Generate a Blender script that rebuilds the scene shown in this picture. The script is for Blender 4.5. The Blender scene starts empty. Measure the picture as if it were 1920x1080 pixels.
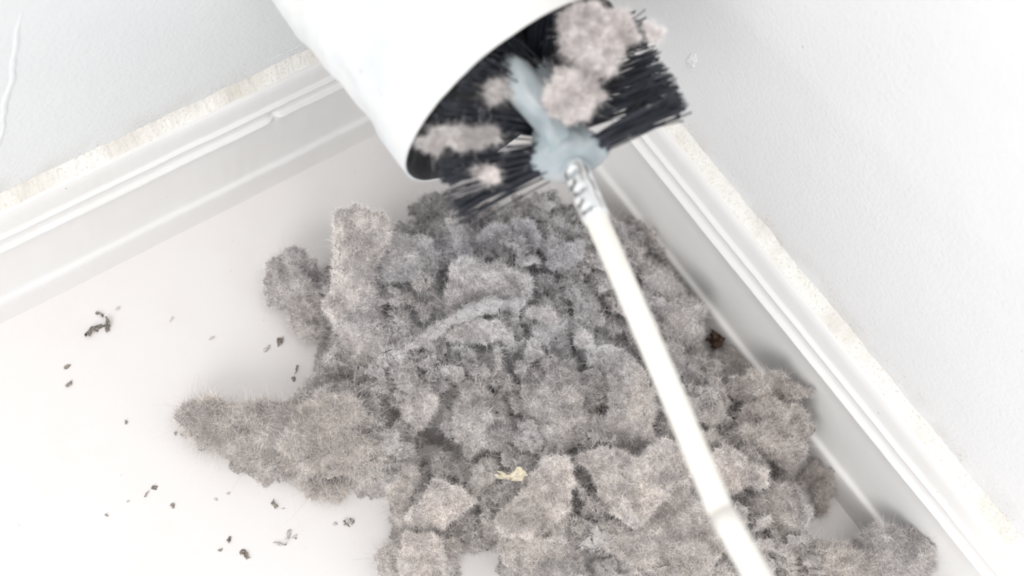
import bpy, math, random
import numpy as np
from mathutils import Vector, Matrix

# ------------------------------------------------------------------ camera, world, lights
S = bpy.context.scene
COL = S.collection
C0 = np.array([-0.40781723842716106, -0.356789306170473, 0.7115477615914058])
RM = np.array([[0.7975590781103538, -0.5778286474077361, 0.17324425288795692],
               [-0.4635115507700913, -0.7708070675826856, -0.4370509202224458],
               [0.38607843662456154, 0.26827321670179294, -0.8825944266615354]])
FPX = 2665.74
cam = bpy.data.cameras.new('camera')
cam.lens = FPX / 1920 * 36; cam.sensor_width = 36; cam.clip_start = .01; cam.clip_end = 50
cam.dof.use_dof = True; cam.dof.focus_distance = .715; cam.dof.aperture_fstop = 5.6
co = bpy.data.objects.new('camera', cam); COL.objects.link(co)
m = Matrix(((RM[0][0], -RM[1][0], -RM[2][0], C0[0]), (RM[0][1], -RM[1][1], -RM[2][1], C0[1]),
            (RM[0][2], -RM[1][2], -RM[2][2], C0[2]), (0, 0, 0, 1)))
co.matrix_world = m
S.camera = co
S.view_settings.view_transform = 'Standard'; S.view_settings.look = 'None'
S.view_settings.gamma = 1; S.view_settings.use_curve_mapping = False
S.view_settings.exposure = 0.05

w = bpy.data.worlds.new('world'); S.world = w; w.use_nodes = True
bg = w.node_tree.nodes['Background']
bg.inputs[0].default_value = (.96, .975, 1.0, 1); bg.inputs[1].default_value = .62


def area(name, loc, target, size, power, col):
    l = bpy.data.lights.new(name, 'AREA'); l.size = size; l.energy = power; l.color = col
    o = bpy.data.objects.new(name, l); COL.objects.link(o); o.location = loc
    o.rotation_euler = (Vector(target) - Vector(loc)).to_track_quat('-Z', 'Y').to_euler()
    return o


area('window_light', (-1.9, -1.1, 1.25), (-.1, -.2, 0), 1.1, 23, (1, .99, .97))
area('ceiling_lamp', (-.5, -.7, 2.3), (-.1, -.2, 0), .9, 9, (1, .95, .89))

rng = np.random.default_rng(7)
random.seed(7)

# ------------------------------------------------------------------ helpers


def pix(u, v, z=0.0):
    """point of the horizontal plane at height z that the photograph shows at (u, v)"""
    d = RM.T @ np.array([(u - 960) / FPX, (v - 540) / FPX, 1.])
    return C0 + d * (z - C0[2]) / d[2]


def pixwall(u, v, ax, val=0.0):
    d = RM.T @ np.array([(u - 960) / FPX, (v - 540) / FPX, 1.])
    return C0 + d * (val - C0[ax]) / d[ax]


def pixdepth(u, v, dep):
    return C0 + RM.T @ np.array([(u - 960) / FPX, (v - 540) / FPX, 1.]) * dep


_perm = np.random.default_rng(3).permutation(256).astype(np.int64)
_perm = np.concatenate([_perm, _perm])
_g = np.random.default_rng(4).normal(size=(256, 3)); _g /= np.linalg.norm(_g, axis=1)[:, None]
_g = _g.astype(np.float32)


def noise(p, scale=1.0, off=0.0):
    """Perlin noise at the points p (n,3), about -0.7..0.7"""
    q = np.asarray(p, np.float64) * scale + off
    i = np.floor(q).astype(np.int64); f = (q - i).astype(np.float32); i &= 255
    u = f * f * f * (f * (f * 6 - 15) + 10)
    out = np.zeros(len(q), np.float32)
    for a in (0, 1):
        wa = u[:, 0] if a else 1 - u[:, 0]
        for b in (0, 1):
            wb = wa * (u[:, 1] if b else 1 - u[:, 1])
            for c in (0, 1):
                h = _perm[_perm[_perm[(i[:, 0] + a) & 255] + ((i[:, 1] + b) & 255)] + ((i[:, 2] + c) & 255)]
                g = _g[h]
                dd = g[:, 0] * (f[:, 0] - a) + g[:, 1] * (f[:, 1] - b) + g[:, 2] * (f[:, 2] - c)
                out += dd * wb * (u[:, 2] if c else 1 - u[:, 2])
    return out


def fbm(p, scale, octaves=3, off=0.0, gain=.5):
    r = 0; a = 1.
    for k in range(octaves):
        r = r + a * noise(p, scale * 2 ** k, off + 17.3 * k); a *= gain
    return r


def mesh_obj(name, verts, faces, mat=None, parent=None, smooth=True):
    """faces: (n,3) or (n,4) array, or a list of arrays; one mesh object"""
    me = bpy.data.meshes.new(name)
    verts = np.asarray(verts, np.float32)
    fl = faces if isinstance(faces, list) else [faces]
    fl = [np.asarray(f, np.int32) for f in fl if len(f)]
    nl = sum(f.size for f in fl); nf = sum(len(f) for f in fl)
    me.vertices.add(len(verts)); me.vertices.foreach_set('co', verts.ravel())
    me.loops.add(nl); me.loops.foreach_set('vertex_index', np.concatenate([f.ravel() for f in fl]))
    me.polygons.add(nf)
    tot = np.concatenate([np.full(len(f), f.shape[1], np.int32) for f in fl])
    st = np.concatenate([[0], np.cumsum(tot)[:-1]]).astype(np.int32)
    me.polygons.foreach_set('loop_start', st)
    me.polygons.foreach_set('loop_total', tot)
    me.update(calc_edges=True); me.validate()
    me.polygons.foreach_set('use_smooth', np.full(len(me.polygons), smooth))
    if mat: me.materials.append(mat)
    o = bpy.data.objects.new(name, me); COL.objects.link(o)
    if parent: o.parent = parent
    return o


def tag(o, label=None, cat=None, group=None, kind=None):
    if label: o['label'] = label
    if cat: o['category'] = cat
    if group: o['group'] = group
    if kind: o['kind'] = kind
    return o


def empty(name, loc=(0, 0, 0)):
    o = bpy.data.objects.new(name, None); COL.objects.link(o); o.location = loc
    o.empty_display_size = .02
    return o


def grid_faces(nu, nv, wrap_v=False, off=0):
    """quads of a (nu x nv) vertex grid; wrap_v closes the second direction"""
    a = np.arange(nu - 1)[:, None]; b = np.arange(nv if wrap_v else nv - 1)[None, :]
    b2 = (b + 1) % nv
    return (np.stack([a * nv + b, (a + 1) * nv + b, (a + 1) * nv + b2, a * nv + b2], -1).reshape(-1, 4)) + off


def frame(d):
    d = np.asarray(d, float); d /= np.linalg.norm(d)
    h = np.array([0, 0, 1.]) if abs(d[2]) < .9 else np.array([1., 0, 0])
    u = np.cross(d, h); u /= np.linalg.norm(u)
    return d, u, np.cross(u, d)


def tube(path, rad, n=12, cap=True):
    """tube along a path; returns verts, [quads, tris]"""
    path = np.asarray(path, float); rad = np.broadcast_to(rad, (len(path),))
    t = np.gradient(path, axis=0); t /= np.linalg.norm(t, axis=1)[:, None] + 1e-12
    _, u, _ = frame(t[0]); V = []
    th = np.linspace(0, 2 * np.pi, n, endpoint=False)
    for k in range(len(path)):
        u = u - t[k] * (u @ t[k]); u /= np.linalg.norm(u) + 1e-12; v = np.cross(t[k], u)
        V.append(path[k] + rad[k] * (np.cos(th)[:, None] * u + np.sin(th)[:, None] * v))
    V = np.concatenate(V); F = [grid_faces(len(path), n, True)]
    if cap:
        k = len(V); V = np.vstack([V, path[0], path[-1]])
        a = np.arange(n); b = (a + 1) % n; e = (len(path) - 1) * n
        F.append(np.concatenate([np.stack([np.full(n, k), a, b], 1), np.stack([np.full(n, k + 1), e + b, e + a], 1)]))
    return V, F


def join(parts):
    V = []; Q = []; T = []; o = 0
    for v, F in parts:
        for f in (F if isinstance(F, list) else [F]):
            (Q if f.shape[1] == 4 else T).append(f + o)
        V.append(v); o += len(v)
    r = []
    if Q: r.append(np.concatenate(Q))
    if T: r.append(np.concatenate(T))
    return np.concatenate(V), r


# ------------------------------------------------------------------ materials
class NT:
    def __init__(s, name):
        s.m = bpy.data.materials.new(name); s.m.use_nodes = True
        s.t = s.m.node_tree; s.b = s.t.nodes['Principled BSDF']
        s.pos = s.t.nodes.new('ShaderNodeNewGeometry').outputs['Position']

    def n(s, kind, **kw):
        x = s.t.nodes.new(kind)
        for k, v in kw.items(): setattr(x, k, v)
        return x

    def link(s, a, b): s.t.links.new(a, b)

    def noise(s, scale, detail=3, rough=.55, vec=None, dist=0):
        x = s.n('ShaderNodeTexNoise'); x.inputs['Scale'].default_value = scale
        x.inputs['Detail'].default_value = detail; x.inputs['Roughness'].default_value = rough
        x.inputs['Distortion'].default_value = dist
        s.link(vec or s.pos, x.inputs['Vector']); return x.outputs['Fac']

    def ramp(s, fac, stops):
        x = s.n('ShaderNodeValToRGB'); e = x.color_ramp.elements
        while len(e) < len(stops): e.new(.5)
        for k, (p, c) in enumerate(stops):
            e[k].position = p; e[k].color = (*c, 1) if len(c) == 3 else c
        s.link(fac, x.inputs[0]); return x.outputs[0]

    def mix(s, fac, a, b, mode='MIX'):
        x = s.n('ShaderNodeMix', data_type='RGBA', blend_type=mode)
        for i, v in ((0, fac), (6, a), (7, b)):
            if hasattr(v, 'is_linked'): s.link(v, x.inputs[i])
            else: x.inputs[i].default_value = v if i == 0 else (*v, 1)
        return x.outputs[2]

    def math(s, op, a, b=0.0):
        x = s.n('ShaderNodeMath', operation=op)
        for i, v in ((0, a), (1, b)):
            if hasattr(v, 'is_linked'): s.link(v, x.inputs[i])
            else: x.inputs[i].default_value = v
        return x.outputs[0]

    def bump(s, h, strength=.3, dist=.001, prev=None):
        x = s.n('ShaderNodeBump'); x.inputs['Strength'].default_value = strength
        x.inputs['Distance'].default_value = dist; s.link(h, x.inputs['Height'])
        if prev: s.link(prev, x.inputs['Normal'])
        s.link(x.outputs[0], s.b.inputs['Normal']); return x.outputs[0]

    def col(s, c):
        if hasattr(c, 'is_linked'): s.link(c, s.b.inputs['Base Color'])
        else: s.b.inputs['Base Color'].default_value = (*c, 1)

    def set(s, **kw):
        for k, v in kw.items(): s.b.inputs[k.replace('_', ' ')].default_value = v


def wall_mat(name, c1, c2, spec_axis):
    t = NT(name)
    base = t.ramp(t.noise(9, 3), [(.3, c1), (.7, c2)])
    # fine grime specks that gather just above the baseboard
    z = t.n('ShaderNodeSeparateXYZ'); t.link(t.pos, z.inputs[0])
    near = t.n('ShaderNodeMapRange'); near.inputs[1].default_value = .086; near.inputs[2].default_value = .108
    near.inputs[3].default_value = 1; near.inputs[4].default_value = 0; near.clamp = True
    t.link(z.outputs[2], near.inputs[0])
    sp = t.ramp(t.noise(620, 2, .6), [(.58, (0, 0, 0)), (.66, (1, 1, 1))])
    big = t.ramp(t.noise(60, 2), [(.46, (0, 0, 0)), (.58, (1, 1, 1))])
    f = t.math('MULTIPLY', t.math('MULTIPLY', sp, big), near.outputs[0])
    rare = t.math('MULTIPLY', t.ramp(t.noise(260, 1, .5), [(.80, (0, 0, 0)), (.83, (1, 1, 1))]), .5)
    f = t.math('MAXIMUM', t.math('MULTIPLY', f, .8), rare)
    smudge = t.math('MULTIPLY', t.math('MULTIPLY', t.ramp(t.noise(35, 3), [(.45, (0, 0, 0)), (.75, (1, 1, 1))]), near.outputs[0]), .8)
    c = t.mix(smudge, base, (.62, .58, .52))
    t.col(t.mix(f, c, (.33, .30, .27)))
    t.set(Roughness=.45); t.b.inputs['Specular IOR Level'].default_value = .35
    b = t.bump(t.noise(420, 2, .5), .55, .0006)
    t.bump(t.noise(45, 3), .25, .002, b)
    return t.m


M = {}
M['wall_l'] = wall_mat('wall paint shaded side', (.80, .82, .835), (.835, .85, .86), 1)  # same paint on both walls; the left wall's weaker light is in this colour
M['wall_r'] = wall_mat('wall paint lit side', (.84, .845, .855), (.87, .87, .88), 0)  # lighter copy, with the brighter light on the right wall coloured in

t = NT('white floor')
fc = t.ramp(t.noise(5, 3), [(.3, (.845, .82, .81)), (.7, (.875, .855, .845))])
sp = t.ramp(t.noise(300, 2, .5), [(.74, (0, 0, 0)), (.80, (1, 1, 1))])
fc = t.mix(t.math('MULTIPLY', sp, .35), fc, (.45, .38, .33))
fc = t.mix(t.math('MULTIPLY', t.ramp(t.noise(22, 4, .7), [(.5, (0, 0, 0)), (.8, (1, 1, 1))]), .25), fc, (.76, .71, .68))
t.col(fc); t.set(Roughness=.5); t.b.inputs['Specular IOR Level'].default_value = .3
t.bump(t.noise(160, 3), .15, .0008); M['floor'] = t.m

t = NT('baseboard gloss paint')
fc = t.ramp(t.noise(12, 4, .6), [(.3, (.835, .825, .815)), (.7, (.875, .868, .86))])
sp = t.ramp(t.noise(480, 2, .6), [(.70, (0, 0, 0)), (.76, (1, 1, 1))])
big = t.ramp(t.noise(30, 2), [(.55, (0, 0, 0)), (.68, (1, 1, 1))])
fc = t.mix(t.math('MULTIPLY', t.math('MULTIPLY', sp, big), .6), fc, (.35, .33, .30))
t.col(fc); t.set(Roughness=.33); t.b.inputs['Specular IOR Level'].default_value = .5
t.bump(t.noise(90, 3), .12, .001); M['board'] = t.m

t = NT('gritty caulk')
fc = t.ramp(t.noise(700, 3, .7), [(.30, (.66, .63, .58)), (.44, (.90, .88, .84)), (.7, (.94, .93, .90))])
fc = t.mix(t.math('MULTIPLY', t.ramp(t.noise(28, 3), [(.45, (0, 0, 0)), (.7, (1, 1, 1))]), .75), fc, (.68, .64, .57))
t.col(fc); t.set(Roughness=.8); t.bump(t.noise(900, 3, .7), .35, .0004); M['caulk'] = t.m

t = NT('painted pipe')
fc = t.ramp(t.noise(14, 4, .6), [(.30, (.70, .73, .77)), (.48, (.80, .81, .81)), (.62, (.835, .83, .81))])
sc = t.ramp(t.noise(30, 5, .7, dist=1.5), [(.64, (0, 0, 0)), (.73, (1, 1, 1))])
fc = t.mix(t.math('MULTIPLY', sc, .55), fc, (.52, .54, .56))
t.col(fc); t.set(Roughness=.5)
b = t.bump(t.noise(60, 3), .25, .002); M['pipe'] = t.m
t = NT('pipe liner'); t.col(t.ramp(t.noise(60, 4), [(.3, (.05, .05, .055)), (.7, (.16, .16, .17))])); t.set(Roughness=.7); M['interior'] = t.m  # dark mottled colour over the whole inner face of the pipe

t = NT('black bristle'); t.col(t.ramp(t.noise(160, 3), [(.35, (.012, .014, .022)), (.62, (.030, .034, .050)), (.74, (.20, .20, .215))]))
t.set(Roughness=.38); M['bristle'] = t.m
t = NT('blue grey plastic'); t.col(t.ramp(t.noise(70, 4), [(.3, (.33, .385, .415)), (.55, (.45, .51, .54)), (.75, (.58, .60, .615))]))
t.set(Roughness=.55, Subsurface_Weight=.3, Subsurface_Scale=.01); M['core'] = t.m
t = NT('steel ferrule'); t.col((.86, .87, .87)); t.set(Metallic=.85, Roughness=.24); M['steel'] = t.m
t = NT('cream rod'); t.col(t.ramp(t.noise(30, 3), [(.3, (.90, .87, .80)), (.7, (.94, .92, .87))])); t.set(Roughness=.42); M['rod'] = t.m
t = NT('rod joint'); t.col((.72, .66, .60)); t.set(Roughness=.6); M['joint'] = t.m


def lint_mat(name, tint=(1, 1, 1), brown=0.0, light=1.0, hair=False):
    t = NT(name)
    cool = t.ramp(t.noise(900, 3, .7), [(.3, (.38, .375, .39)), (.55, (.545, .54, .55)), (.8, (.70, .69, .69))])
    warm = t.ramp(t.noise(900, 3, .7), [(.3, (.38, .355, .34)), (.55, (.555, .53, .515)), (.8, (.71, .685, .665))])
    # bluer lint lies near the corner, browner lint further out
    d = t.n('ShaderNodeVectorMath', operation='DISTANCE'); t.link(t.pos, d.inputs[0]); d.inputs[1].default_value = (-.11, -.15, .04)
    mr = t.n('ShaderNodeMapRange'); mr.inputs[1].default_value = .03; mr.inputs[2].default_value = .13; t.link(d.outputs['Value'], mr.inputs[0])
    fac = t.math('ADD', mr.outputs[0], t.math('MULTIPLY', t.math('SUBTRACT', t.noise(30, 4, .6), .5), 2.2))
    x = t.n('ShaderNodeClamp'); t.link(fac, x.inputs[0])
    c = t.mix(x.outputs[0], cool, warm)
    blot = t.ramp(t.noise(75, 4, .65), [(.36, (.78, .77, .78)), (.62, (1.1, 1.1, 1.1))])
    c = t.mix(1.0, c, blot, 'MULTIPLY')
    if brown: c = t.mix(brown, c, (.46, .385, .32))
    if hair:   # every fibre has its own tone
        rnd = t.n('ShaderNodeHairInfo').outputs['Random']
        c = t.mix(1.0, c, t.ramp(rnd, [(0, (.38, .36, .35)), (.4, (.85, .84, .84)), (.75, (1.15, 1.14, 1.12)), (1, (1.6, 1.56, 1.5))]), 'MULTIPLY')
    c = t.mix(1.0, c, tuple((1.52 if hair else 1.24) * light * v for v in tint), 'MULTIPLY')  # felt coloured darker than its fibres, painting shade into the crevices
    t.col(c); t.set(Roughness=1.0); t.b.inputs['Specular IOR Level'].default_value = .05
    t.b.inputs['Sheen Weight'].default_value = .25; t.b.inputs['Sheen Roughness'].default_value = .6
    if not hair:
        b = t.bump(t.noise(1500, 3, .7), .9, .0008)
        t.bump(t.noise(320, 3, .6), .6, .002, b)
    return t.m


M['lint'] = lint_mat('lint felt')
M['fuzz'] = lint_mat('lint fibres', light=1.12, hair=True)
M['lint_pale'] = lint_mat('pale lint', light=1.14, tint=(1.01, 1., .995))
M['fuzz_pale'] = lint_mat('pale lint fibres', light=1.22, hair=True)
M['lint_brown'] = lint_mat('brownish lint', brown=.06)
M['fuzz_brown'] = lint_mat('brownish lint fibres', brown=.06, light=1.1, hair=True)
M['lint_blue'] = lint_mat('bluish lint', tint=(.97, .985, 1.01))
M['fuzz_blue'] = lint_mat('bluish lint fibres', tint=(.97, .985, 1.01), light=1.1, hair=True)
M['lint_pink'] = lint_mat('pinkish pale lint', light=1.3, tint=(.99, .985, 1.0))
M['fuzz_pink'] = lint_mat('pinkish pale lint fibres', light=1.33, tint=(.97, .975, 1.0), hair=True)
t = NT('crumb'); t.col(t.ramp(t.noise(900, 3), [(.3, (.20, .17, .15)), (.6, (.36, .32, .29)), (.8, (.50, .46, .42))])); t.set(Roughness=1); M['crumb'] = t.m
t = NT('pale crumb'); t.col(t.ramp(t.noise(900, 3), [(.3, (.60, .57, .54)), (.7, (.74, .71, .69))])); t.set(Roughness=1); M['crumb_pale'] = t.m
t = NT('brown scrap'); t.col(t.ramp(t.noise(700, 3), [(.3, (.05, .025, .015)), (.7, (.16, .09, .06))])); t.set(Roughness=.8); M['brown'] = t.m
t = NT('straw chip'); t.col(t.ramp(t.noise(600, 3), [(.3, (.58, .50, .36)), (.7, (.78, .72, .58))])); t.set(Roughness=.6); M['straw'] = t.m
t = NT('stray fibre'); t.col(t.ramp(t.n('ShaderNodeHairInfo').outputs['Random'], [(0, (.30, .26, .23)), (.3, (.62, .55, .50)), (1, (.86, .82, .78))])); t.set(Roughness=.7); M['stray'] = t.m

# ------------------------------------------------------------------ floor and walls
EXT = 1.6


def slab(name, lo, hi, mat):
    x0, y0, z0 = lo; x1, y1, z1 = hi
    v = [(x, y, z) for x in (x0, x1) for y in (y0, y1) for z in (z0, z1)]
    f = [(0, 1, 3, 2), (4, 6, 7, 5), (0, 4, 5, 1), (2, 3, 7, 6), (0, 2, 6, 4), (1, 5, 7, 3)]
    o = mesh_obj(name, v, np.array(f), mat, smooth=False); o['kind'] = 'structure'; return o


floor = slab('floor', (-EXT, -EXT, -.03), (.06, .06, 0), M['floor'])
wall_left = slab('wall_left', (-EXT, 0, 0), (.06, .06, 1.6), M['wall_l'])
wall_right = slab('wall_right', (0, -EXT, 0), (.06, 0, 1.6), M['wall_r'])

PROF = [(.0170, 0), (.0170, .006), (.0170, .0150), (.0169, .0188), (.0165, .0200), (.0157, .0206), (.0145, .0209), (.0138, .0214),
        (.0133, .0235), (.0127, .032), (.0122, .042), (.0119, .052), (.0119, .0595), (.0124, .0612), (.0134, .0624), (.0138, .0632), (.0135, .0639),
        (.0122, .0642), (.0110, .0645), (.0106, .0655), (.0106, .0680), (.0107, .0696), (.0113, .0705), (.0113, .0712), (.0107, .0716),
        (.0096, .0718), (.0090, .0722), (.0088, .074), (.0079, .0800), (.0068, .0845), (.0060, .0852), (0, .0853)]
NOTCH = pixwall(517, 220, 1, -.0129)


def baseboard(name, side):
    P = np.array(PROF); n = len(P)
    s = np.concatenate([np.linspace(0, .55, 420), np.linspace(.56, EXT, 20)])
    # along the wall away from the corner; the first station is the mitre
    S_, PD = np.meshgrid(s, P[:, 0], indexing='ij'); PZ = np.broadcast_to(P[:, 1], S_.shape).copy()
    L = np.where(S_ < PD + .0005, PD, S_)
    pts = np.stack([L.ravel(), PD.ravel() * 0 + (3 if side else 9), PZ.ravel()], 1)
    wob = fbm(pts, 28, 2).reshape(S_.shape) * .0005 + fbm(pts, 160, 2).reshape(S_.shape) * .00022
    D = PD + wob * (PD > 0)
    if side == 0:
        k = np.exp(-((L + NOTCH[0]) / .0022) ** 2) * np.exp(-((PZ - .0635) / .0022) ** 2)
        D = D - k * .0028
        k = np.exp(-((L - .42) / .012) ** 2) * np.exp(-((PZ - .0635) / .003) ** 2); D -= k * .0006
    X = np.stack([-L, -D, PZ], -1) if side == 0 else np.stack([-D, -L, PZ], -1)
    F = grid_faces(len(s), n)
    if side == 0: F = F[:, ::-1]
    o = mesh_obj(name, X.reshape(-1, 3), F, M['board']); o['kind'] = 'structure'
    # caulk bead on the top edge, with a ragged, gritty upper border
    s = np.concatenate([np.linspace(.004, .55, 900), np.linspace(.56, EXT, 30)])
    q = np.stack([s, s * 0 + side * 5, s * 0], 1)
    top = .0926 + fbm(q, 45, 3) * .0024 + fbm(q, 260, 2) * .0009
    bot = .0052 + fbm(q, 90, 3, 4) * .0010 + fbm(q, 400, 2, 4) * .0004
    m_ = 9; u = np.linspace(0, 1, m_)
    D = bot[:, None] * (1 - u) ** 1.15 + .00003
    Z = .0853 + (top - .0853)[:, None] * u ** 1.1
    D[:, 0] += .0002; Z[:, 0] -= .0006
    L = np.broadcast_to(s[:, None], D.shape)
    p3 = np.stack([L.ravel(), D.ravel(), Z.ravel() + side], 1)
    D = D + (fbm(p3, 700, 2).reshape(D.shape) * .0006) * (u * (1 - u) * 4)
    X = np.stack([-L, -D, Z], -1) if side == 0 else np.stack([-D, -L, Z], -1)
    F = grid_faces(len(s), m_)
    if side == 0: F = F[:, ::-1]
    mesh_obj('caulk_bead', X.reshape(-1, 3), F, M['caulk'], o)
    return o


baseboard('baseboard_left', 0)
baseboard('baseboard_right', 1)


def ridge(pts, rad, ax, parent, mat, name='paint_ridge'):
    """a low run of dried paint on a wall, half sunk into it"""
    pts = np.asarray(pts, float); tt = np.linspace(0, len(pts) - 1, 60)
    path = np.stack([np.interp(tt, range(len(pts)), pts[:, k]) for k in range(3)], 1)
    path += np.stack([fbm(path, 60, 2, k * 9.) for k in range(3)], 1) * .003
    path[:, ax] = 0
    env = np.sin(np.linspace(0.05, np.pi - .05, 60)) ** .5 * (1 + .5 * fbm(path, 120, 2))
    v, f = tube(path, rad * env, 10); v[:, ax] *= .35
    return mesh_obj(name, v, f, mat, parent)


ridge([pixwall(u, v, 1) for u, v in ((37, 20), (28, 90), (14, 180), (4, 235), (-4, 300))], .0016, 1, wall_left, M['wall_l'])
ridge([pixwall(u, v, 1) for u, v in ((505, 112), (535, 98), (575, 82))], .0009, 1, wall_left, M['wall_l'])
# flaked paint blister on the right wall
n_r, n_s = 10, 40
r_ = np.linspace(0, 1, n_r)[:, None]; th = np.linspace(0, 2 * np.pi, n_s, endpoint=False)[None]
cc = pixwall(1297, 114, 0)
a_ = np.stack([(np.cos(th) + 0 * r_).ravel(), (np.sin(th) + 0 * r_).ravel(), 0 * (r_ + th).ravel()], 1)
R_ = (1 + .35 * fbm(a_, 2.2, 3)).reshape(n_r, n_s)
lx = r_ * R_ * np.cos(th) * .0034; lz = r_ * R_ * np.sin(th) * .0066
pp = np.stack([lx.ravel() * 1000, lz.ravel() * 1000, 0 * lx.ravel()], 1)
hh = (.0014 + .0016 * fbm(pp, .9, 3).reshape(n_r, n_s)) * (1 - r_ ** 3)
ang = .12
V = np.stack([-hh - .00005, cc[1] + lx * math.cos(ang) - lz * math.sin(ang), cc[2] + lx * math.sin(ang) + lz * math.cos(ang)], -1).reshape(-1, 3)
mesh_obj('paint_blister', V, grid_faces(n_r, n_s, True), M['wall_r'], wall_right)

# ------------------------------------------------------------------ the pipe
PX0, PZ0, PR, PL, PAX, PAZ = -.1371, .2101, .0578, .1267, .0495, -.0358
pa = np.array([PAX, -1, PAZ]); pa /= np.linalg.norm(pa)
pu = np.cross(pa, [0, 0, 1.]); pu /= np.linalg.norm(pu); pw = np.cross(pu, pa)
pbase = np.array([PX0, 0, PZ0])
pipe = tag(empty('vent_pipe', tuple(pbase)), 'white painted round vent pipe coming out of the left wall above the lint', 'pipe')
nl_, nt_ = 90, 160
s = np.linspace(-.004, PL, nl_); th = np.linspace(0, 2 * np.pi, nt_, endpoint=False)
SS, TT = np.meshgrid(s, th, indexing='ij')
q = np.stack([np.cos(TT).ravel(), np.sin(TT).ravel(), (SS / PR).ravel()], 1)
dr = (fbm(q, 1.3, 3) * .0052 + fbm(q, 5, 3) * .0007).reshape(SS.shape) * np.clip((PL - SS) / .03, .22, 1)
# a soft dent along the flank that shows against the baseboard
def pipepts(r, s_, t_):
    return pbase + s_[..., None] * pa + (r * np.cos(t_))[..., None] * pu + (r * np.sin(t_))[..., None] * pw
T_OUT = pipepts(PR + dr, SS, TT)
rim_s = PL + fbm(np.stack([np.cos(th), np.sin(th), 0 * th], 1), 2.5, 3) * .0006
T_OUT[-1] = pipepts(PR + dr[-1], rim_s, th)
rim_v = np.stack([pipepts(PR + dr[-1] - .0006, rim_s + .0005, th), pipepts(PR + dr[-1] - .0012, rim_s + .0002, th)])
inner_s = np.linspace(PL - .0015, 0, 40)
SI, TI = np.meshgrid(inner_s, th, indexing='ij')
dri = np.stack([np.interp(inner_s, s, dr[:, k]) for k in range(nt_)], 1)
T_IN = pipepts(PR - .0016 + dri, SI, TI)
V = np.concatenate([T_OUT, rim_v]).reshape(-1, 3)
mesh_obj('pipe_body', V, grid_faces(nl_ + 2, nt_, True), M['pipe'], pipe)
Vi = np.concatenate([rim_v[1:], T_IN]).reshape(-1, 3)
o = mesh_obj('inner_wall', Vi, grid_faces(41, nt_, True), M['interior'], pipe); o['label'] = 'dark inside of the pipe'
# caulk collar where the pipe meets the wall
sc_ = np.linspace(0, 1, 10)
SC, TC = np.meshgrid(sc_, th, indexing='ij')
qq = np.stack([np.cos(TC).ravel(), np.sin(TC).ravel(), 0 * TC.ravel()], 1)
wd = (.006 + .004 * fbm(qq, 3, 3)).reshape(SC.shape)
V = pipepts(PR + .001 + wd * (1 - SC) ** 1.5, np.maximum(SC * wd * .9, .0002), TC).reshape(-1, 3)
mesh_obj('caulk_collar', V, grid_faces(10, nt_, True), M['wall_l'], pipe)
for o in pipe.children: o.matrix_parent_inverse = pipe.matrix_basis.inverted()


def adopt(root):
    root_inv = Matrix.Translation(root.location).inverted()
    for o in root.children: o.matrix_parent_inverse = root_inv


# ------------------------------------------------------------------ the brush
A = np.array([-.1407, -.1771, .2258])            # front end of the brush head
JT = pixdepth(1352, 960, .4925)
d1 = A - JT; ax_, e1, e2 = frame(d1)             # e1 sideways, e2 up
brush = tag(empty('duct_cleaning_brush', tuple(A)), 'round brush with black bristles on a cream rod, pushed into the vent pipe', 'brush')
L1 = np.linalg.norm(d1)


def lathe(p0, d, prof, n=48, disp=None):
    d, u, v = frame(d); prof = np.asarray(prof, float)
    th = np.linspace(0, 2 * np.pi, n, endpoint=False)
    Sx, Th = np.meshgrid(prof[:, 0], th, indexing='ij'); R = np.broadcast_to(prof[:, 1][:, None], Sx.shape).copy()
    if disp is not None: R = disp(Sx, Th, R)
    return (np.asarray(p0) + Sx[..., None] * d + (R * np.cos(Th))[..., None] * u + (R * np.sin(Th))[..., None] * v).reshape(-1, 3), [grid_faces(len(prof), n, True)]


# rod: two sections with a joint between them
F0 = A - ax_ * .028
path = JT + (F0 - JT) * np.linspace(0.004, 1.03, 40)[:, None]
path += e2 * (np.sin(np.linspace(0, np.pi, 40)) * .001)[:, None]
v, f = tube(path, .0046, 28); mesh_obj('rod', v, f, M['rod'], brush)
B2 = pixdepth(1420, 1080, .4765); d2 = B2 - JT; d2 /= np.linalg.norm(d2)
path = JT + d2 * np.linspace(.0008, .42, 50)[:, None] + np.array([0, 0, -.06]) * (np.linspace(0, 1, 50) ** 2)[:, None]
v, f = tube(path, .0047, 28); o = mesh_obj('rod', v, f, M['rod'], brush); o['label'] = 'nearer section of the cream rod, below the joint'
path = np.array([JT - ax_ * .001, JT + ax_ * .003]); v, f = tube(path, .00455, 28); mesh_obj('rod_joint', v, f, M['joint'], brush)


def fer(Sx, Th, R):
    for k in range(6):
        for a0 in (0.2, 2.3, 4.4):
            aa = a0 + (k % 2) * .5
            dth = (Th - aa + np.pi) % (2 * np.pi) - np.pi
            R = R - .0011 * np.exp(-((Sx - .004 - k * .0048) / .0016) ** 2 - (dth / .38) ** 2)
    return R


ps = np.linspace(0, .031, 70)
pr = np.where(ps < .001, .0052, np.where(ps > .029, .0050, .0058)); prof = [(0, .0040)] + list(zip(ps, pr)) + [(.0312, .003)]
v, f = lathe(A - ax_ * .0295, ax_, prof, 64, fer)
o = mesh_obj('ferrule', v, f, M['steel'], brush); o['label'] = 'shiny crimped metal ferrule'

# plastic core: an auger with two helical ribs
PITCH = -.26; TH0 = .16; HEAD = .115


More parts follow.
